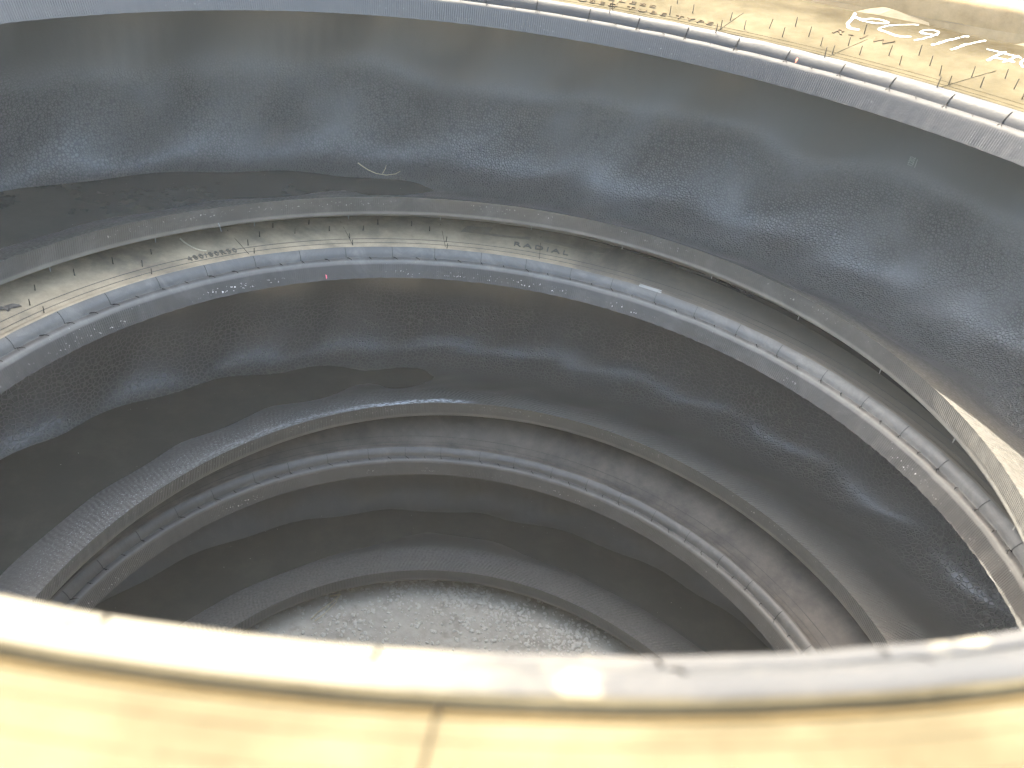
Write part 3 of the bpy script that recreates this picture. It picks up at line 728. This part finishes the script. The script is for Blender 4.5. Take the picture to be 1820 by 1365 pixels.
# ------------------------------------------------------------------ rain water standing in the tyres
def mat_water():
    n = NT("murky_water")
    k = n.noise(9, 5, 0.7); sp = n.mul(n.ramp(n.voro(70), 0.05, 0.025, 0.0, 1.0), n.ramp(n.noise(7, 3), 0.5, 0.6))
    col = n.mix(n.ramp(k, 0.4, 0.7), (0.034, 0.034, 0.029), (0.046, 0.044, 0.036))
    col = n.mix(n.mul(sp, 0.8), col, (0.5, 0.5, 0.46))
    n.b.inputs["IOR"].default_value = 1.33
    return n.out(col, n.math('ADD', 0.22, n.mul(sp, 0.6)), n.bump(n.noise(14, 3), 0.0008, 0.25), 0.3)
mw = mat_water()
def water(T, level, tilt, d0, d1):
    a = np.linspace(0, 2*np.pi, 240, endpoint=False)[:, None]; d = np.linspace(d0, d1, 12)[None, :]
    P = T.pos(a, d, 0.0, 0.0); P[..., 2] = T.b[2]+level-tilt*(P[..., 0]-T.b[0])
    o = link('water', grid_mesh('water', P, np.linspace(0, LEN0, 241), np.linspace(0, 1, 12), True, True), mw)
    tag(o, 'dark rain water standing inside the %s tyre' % {'top': 'top', 'mid': 'middle', 'low': 'lowest'}[T.key], kind='structure'); return o
w1 = water(T1, -.0518, .036, .07, .29); w2 = water(T2, -.0568, .036, .075, .28); w3 = water(T3, -.0345, .004, .085, .285)

# ------------------------------------------------------------------ loose things
Kt = lambda pts: [(560+x/6.067, 260+y/6.067) for x, y in pts]
def loose(Bv, pts, rad, mat, name, label, cat, lift=.9, branch=None, group=None):
    o = stroke_on(Bv, None, pts, rad, mat, name, lift)
    if branch:
        b = stroke_on(Bv, None, branch, rad*.7, mat, 'side_shoot', lift); b.parent = o
    tag(o, label, cat, group); return o
loose(I1, Kt([(460,180),(490,203),(520,225),(575,260),(620,280),(660,297),(765,315),(865,303),(920,272)]), .0011, MAT['straw'], 'twig', 'pale forked dry twig curved at the water edge inside the top tyre', 'twig', 1.0, Kt([(728,296),(740,275),(755,245),(768,205)]))
Ks = lambda pts: [(300+x/7, 380+y/7) for x, y in pts]
loose(B2, Ks([(143,320),(170,345),(200,370),(245,400),(290,425),(335,445),(380,460),(430,468),(470,470)]), .0014, MAT['straw'], 'dry_stalk', 'pale bent dry stalk leaning on the tan sidewall under the top tyre', 'stalk', 1.1)
p = [hit(LB1, *q)[0] for q in ((388.5, 397), )][0]
V, F = tube([p+Vector((0, -.001, .001)), p+Vector((.003, -.004, -.004)), p+Vector((.006, -.006, -.011))], [.0009, .0008, .0006])
tag(link('straw', mesh_from('straw', V, F), MAT['paper']), 'short white straw hanging from the lower edge of the top tyre', 'straw')
def patch(T, B, poly, h, mat, name, curl=0.0):
    q = [hit(B, u, v)[0] for u, v in poly]; q = np.array([T.locate(p) for p in q if p]); n = len(q); c = q.mean(0)
    V = []
    for hh in (h, .0001):
        for i, (a, d) in enumerate(q): V.append(T.surf(a, d, hh+curl*(1+math.sin(i*2.1))*.5)[0])
    V.append(T.surf(c[0], c[1], h+.0004)[0])
    F = [(i, (i+1) % n, 2*n) for i in range(n)]+[(i, n+i, n+(i+1) % n, (i+1) % n) for i in range(n)]
    return link(name, mesh_from(name, V, F), mat, None, False)
Kl = lambda pts: [(x/11.375, 520+y/11.375) for x, y in pts]
tag(patch(T2, B2, Kl([(-60,325),(0,310),(70,285),(160,265),(250,255),(390,245),(440,295),(370,312),(300,320),(225,335),(210,385),(160,390),(120,365),(0,370),(-60,380)]), .0006, MAT['leaf'], 'leaf_scrap', .0022), 'dark dead leaf scrap lying on the tan sidewall of the middle tyre', 'leaf')
tag(patch(T2, B2, [(1137.5,505.2),(1176,517.4),(1175.5,520.6),(1173,521),(1136,509),(1135.5,507)], .0008, MAT['paper'], 'paper_strip', .0003), 'small white paper strip stuck beside the bead of the middle tyre', 'strip')
def dab(T, B, u, v, r, mat, root, name):
    p, n = hit(B, u, v); a, d = T.locate(p)
    V = [Vector(T.surf(a+math.cos(t)*r*random.uniform(.6, 1.2)/.65, d+math.sin(t)*r*random.uniform(.5, 1.2), .0003)[0])-root.location for t in np.linspace(0, 6.28, 9)[:-1]]+[Vector(T.surf(a, d, .0008)[0])-root.location]
    link(name, mesh_from(name, V, [(i, (i+1) % 8, 8) for i in range(8)]), mat, root)
dab(T2, B2, 580, 491, .0016, MAT['pink'], r2, 'paint_dab'); dab(T1, B1, 1416, 107, .0016, MAT['orange'], r1, 'paint_dab')

# stones on the ground in the middle of the stack
def on_ground(u, v):
    o, d = sight(u, v); t = (GROUND_Z-.004-o.z)/d.z; return o+d*t
def stone_mesh(seed, sub=2):
    import bmesh
    bm = bmesh.new(); bmesh.ops.create_icosphere(bm, subdivisions=sub, radius=1.0)
    r = random.Random(seed); pl = [(Vector((r.gauss(0, 1), r.gauss(0, 1), r.gauss(0, 1))).normalized(), r.uniform(.55, .9)) for _ in range(9)]
    for v in bm.verts:
        c = v.co.copy()
        for nrm, k in pl:
            e = c.dot(nrm)
            if e > k: c -= nrm*(e-k)
        v.co = Vector((c.x*r.uniform(.98, 1.02), c.y*.8, c.z*.62))
    me = bpy.data.meshes.new('stone'); bm.to_mesh(me); bm.free(); me.materials.append(MAT['stone']); return me
SM = [stone_mesh(i) for i in range(7)]
Kg = lambda x, y: (560+x/3.033, 960+y/3.033)
STN = [(690,300,17,'largest pale stone, in the gravel patch at the head of the dirt'),(340,315,10,'pale stone at the left end of the gravel patch'),
       (635,390,12,'upper of two pale stones lying one above the other on bare dirt'),(630,450,12,'lower of two pale stones lying one above the other on bare dirt'),
       (1070,355,11,'lone whitish stone on bare dirt right of the gravel patch'),(1535,470,12,'pale stone close to the lower bead on the right of the dirt'),
       (745,225,12,'pale stone half in the bead shadow above the gravel patch'),(640,235,11,'pale stone just above the largest stone of the gravel patch'),
       (820,255,12,'pale stone at the right end of the gravel patch'),(140,305,10,'pale stone at the upper tip of the longer dry twig'),
       (90,318,10,'flat pale stone on the left of the dry twigs'),(440,240,10,'pale stone at the upper left edge of the gravel patch'),
       (730,315,10,'small stone touching the right side of the largest stone')]
for i, (x, y, s, lab) in enumerate(STN):
    p = on_ground(*Kg(x, y)); o = bpy.data.objects.new('stone', SM[i % 7]); COL.objects.link(o)
    k = s/3.033*1.95/FPX*.85; o.scale = (k, k, k); o.location = (p.x, p.y, GROUND_Z-.0035+k*.25); o.rotation_euler = (random.uniform(-.3, .3), random.uniform(-.3, .3), random.uniform(0, 6.28))
    tag(o, lab, 'stone', 'stones on the dirt inside the stack')
STN2 = [(545,445,8),(500,410,8),(600,440,7),(980,440,9),(985,475,9),(1105,405,9),(1225,340,6),(660,212,9),(540,222,8),(915,260,8),(940,340,9),(890,340,8),(780,350,8),(810,365,6),(560,545,8),(885,545,7),(1240,490,7),(45,355,9),(525,262,9),(760,322,9),(715,265,9),(1280,520,8),(1320,548,9),(1350,570,8),(1520,570,8),(20,360,8),(300,520,7),(380,488,6),(470,250,9),(580,240,8)]
V = []; F = []
base = SM[0]; bv = [[v.co.copy() for v in stone_mesh(50+q, 1).vertices] for q in range(5)]; bf = [tuple(p.vertices) for p in stone_mesh(50, 1).polygons]
clus = [(600,235,110,26,80), (760,310,60,40,110), (910,300,40,50,70), (1060,400,60,40,70), (1300,540,110,45,150), (80,360,90,60,60), (450,260,120,40,80), (200,470,120,60,60), (600,420,450,90,220), (1000,430,300,110,160), (1150,500,300,60,90), (1450,520,90,40,60)]
for x, y, s in STN2:
    p = on_ground(*Kg(x, y)); k = s/3.033*1.95/FPX*.8; R = Matrix.Rotation(random.uniform(0, 6.28), 3, 'Z'); b = len(V); q = random.randrange(5)
    V += [R@(c*k)+Vector((p.x, p.y, GROUND_Z-.0035+k*.25)) for c in bv[q]]; F += [tuple(j+b for j in f) for f in bf]
for cx_, cy_, sx, sy, cnt in clus:
    for _ in range(cnt):
        p = on_ground(*Kg(random.gauss(cx_, sx), random.gauss(cy_, sy)))
        if math.hypot(p.x-T3.b[0], p.y-T3.b[1]) > .68: continue
        k = random.choice((.0018, .0026, .0036, .005, .0068))*random.uniform(.8, 1.25); q = random.randrange(5)
        R = Matrix.Rotation(random.uniform(0, 6.28), 3, 'Z')@Matrix.Rotation(random.uniform(-.5, .5), 3, 'X'); b = len(V)
        V += [R@(c*k)+Vector((p.x, p.y, GROUND_Z-.0035+k*.25)) for c in bv[q]]; F += [tuple(j+b for j in f) for f in bf]
for _ in range(1600):                                # the rest of the floor inside the ring
    t = random.uniform(0, 6.28); rr = .66*math.sqrt(random.random()); k = random.choice((.001, .0014, .002, .003)); q = random.randrange(5); b = len(V)
    R = Matrix.Rotation(random.uniform(0, 6.28), 3, 'Z')
    V += [R@(c*k)+Vector((T3.b[0]+rr*math.cos(t), T3.b[1]+rr*math.sin(t), GROUND_Z-.0035+k*.25)) for c in bv[q]]; F += [tuple(j+b for j in f) for f in bf]
tag(link('gravel', mesh_from('gravel', V, F), MAT['stone'], None, False), 'fine pale gravel scattered on the dirt inside the stack', kind='stuff')
def stem(pix, rad, label):
    q = [on_ground(*t)+Vector((0, 0, .006)) for t in pix]; V, F = tube(q, [rad*(1-.3*i/len(q)) for i in range(len(q))])
    tag(link('twig', mesh_from('twig', V, F), MAT['twig']), label, 'twig', 'dry twigs on the dirt')
stem([(553, 1104), (566, 1091), (584, 1078), (603, 1063)], .0016, 'longer dry twig on the dirt at the left of the stones')
stem([(560, 1107), (576, 1095), (597, 1074), (605, 1052)], .0012, 'thin dry twig lying alongside the longer twig on the dirt')
stem([(586, 1063), (598, 1061), (606, 1060)], .0020, 'stubby dry twig at the top end of the longer twig')

# ------------------------------------------------------------------ the next stack, behind on the right
def mat_mud():
    n = NT("muddy_tread")
    st = n.noise(7, 6, 0.7, vec=n.vec(n.math('MULTIPLY', n.u, 4.0), n.math('MULTIPLY', n.v, 0.7))); bl = n.noise(3.0, 6, 0.65)
    k = n.ramp(n.math('ADD', n.mul(st, 0.55), n.mul(bl, 0.45)), 0.32, 0.66)
    col = n.mix(k, (0.070, 0.048, 0.023), (0.118, 0.085, 0.047))
    col = n.mix(n.mul(n.ramp(n.noise(40, 5, 0.7), 0.58, 0.72), 0.35), col, (0.14, 0.107, 0.066))
    return n.out(col, 0.9, n.bump(st, 0.004, 0.5), 0.05)
MAT['mudtread'] = mat_mud()
NX, NY = 1.36, 2.28
for i, (zt, lab) in enumerate(((.052, 'brown muddy tyre on top of the next stack behind the dusty sidewall'), (-.372, 'muddy tyre in the middle of the next stack behind'), (-.796, 'muddy tyre at the foot of the next stack behind'))):
    FR[('nb%d' % i, 1)] = (NX, NY, zt, .72, 0, 0, 0, 0, 0, 0); FR[('nb%d' % i, 0)] = (NX, NY, zt-.29, .72, 0, 0, 0, 0, 0, 0)
    T = Tyre('nb%d' % i, .067, .067, 20, i)
    T.outer_top = [(.031, .047), (.0345, .0485), (.0375, .0472), (.06, .052), (.12, .062), (.18, .067), (.24, .067), (.30, .062), (.325, .052), (.333, .03), (.335, .008)]
    rr_, ll_ = build_tyre(T, 'muddy_tyre', lab, 'tyre', dict(liner=MAT['liner3'], bead=MAT['bead3'], beadb=MAT['bead3b'], side=MAT['mudtread'], lug=MAT['mudtread']), 'tyres of the next stack')

# ------------------------------------------------------------------ thin scattering volume, added to imitate veiling lens glare
import bmesh
bm = bmesh.new(); bmesh.ops.create_cube(bm, size=1); me = bpy.data.meshes.new('glare_haze'); bm.to_mesh(me); bm.free()
hz = bpy.data.objects.new('glare_haze', me); COL.objects.link(hz); zlo, zhi = GROUND_Z-1.2, .36
hz.scale = (620, 620, zhi-zlo); hz.location = (0, 0, (zlo+zhi)/2); hz["kind"] = "stuff"
m = bpy.data.materials.new('glare_haze_volume'); m.use_nodes = True; nt = m.node_tree; nt.nodes.remove(nt.nodes['Principled BSDF'])
pv = nt.nodes.new('ShaderNodeVolumePrincipled'); pv.inputs['Color'].default_value = (.95, .96, .95, 1); pv.inputs['Density'].default_value = .0046
nt.links.new(pv.outputs[0], nt.nodes['Material Output'].inputs['Volume']); me.materials.append(m)
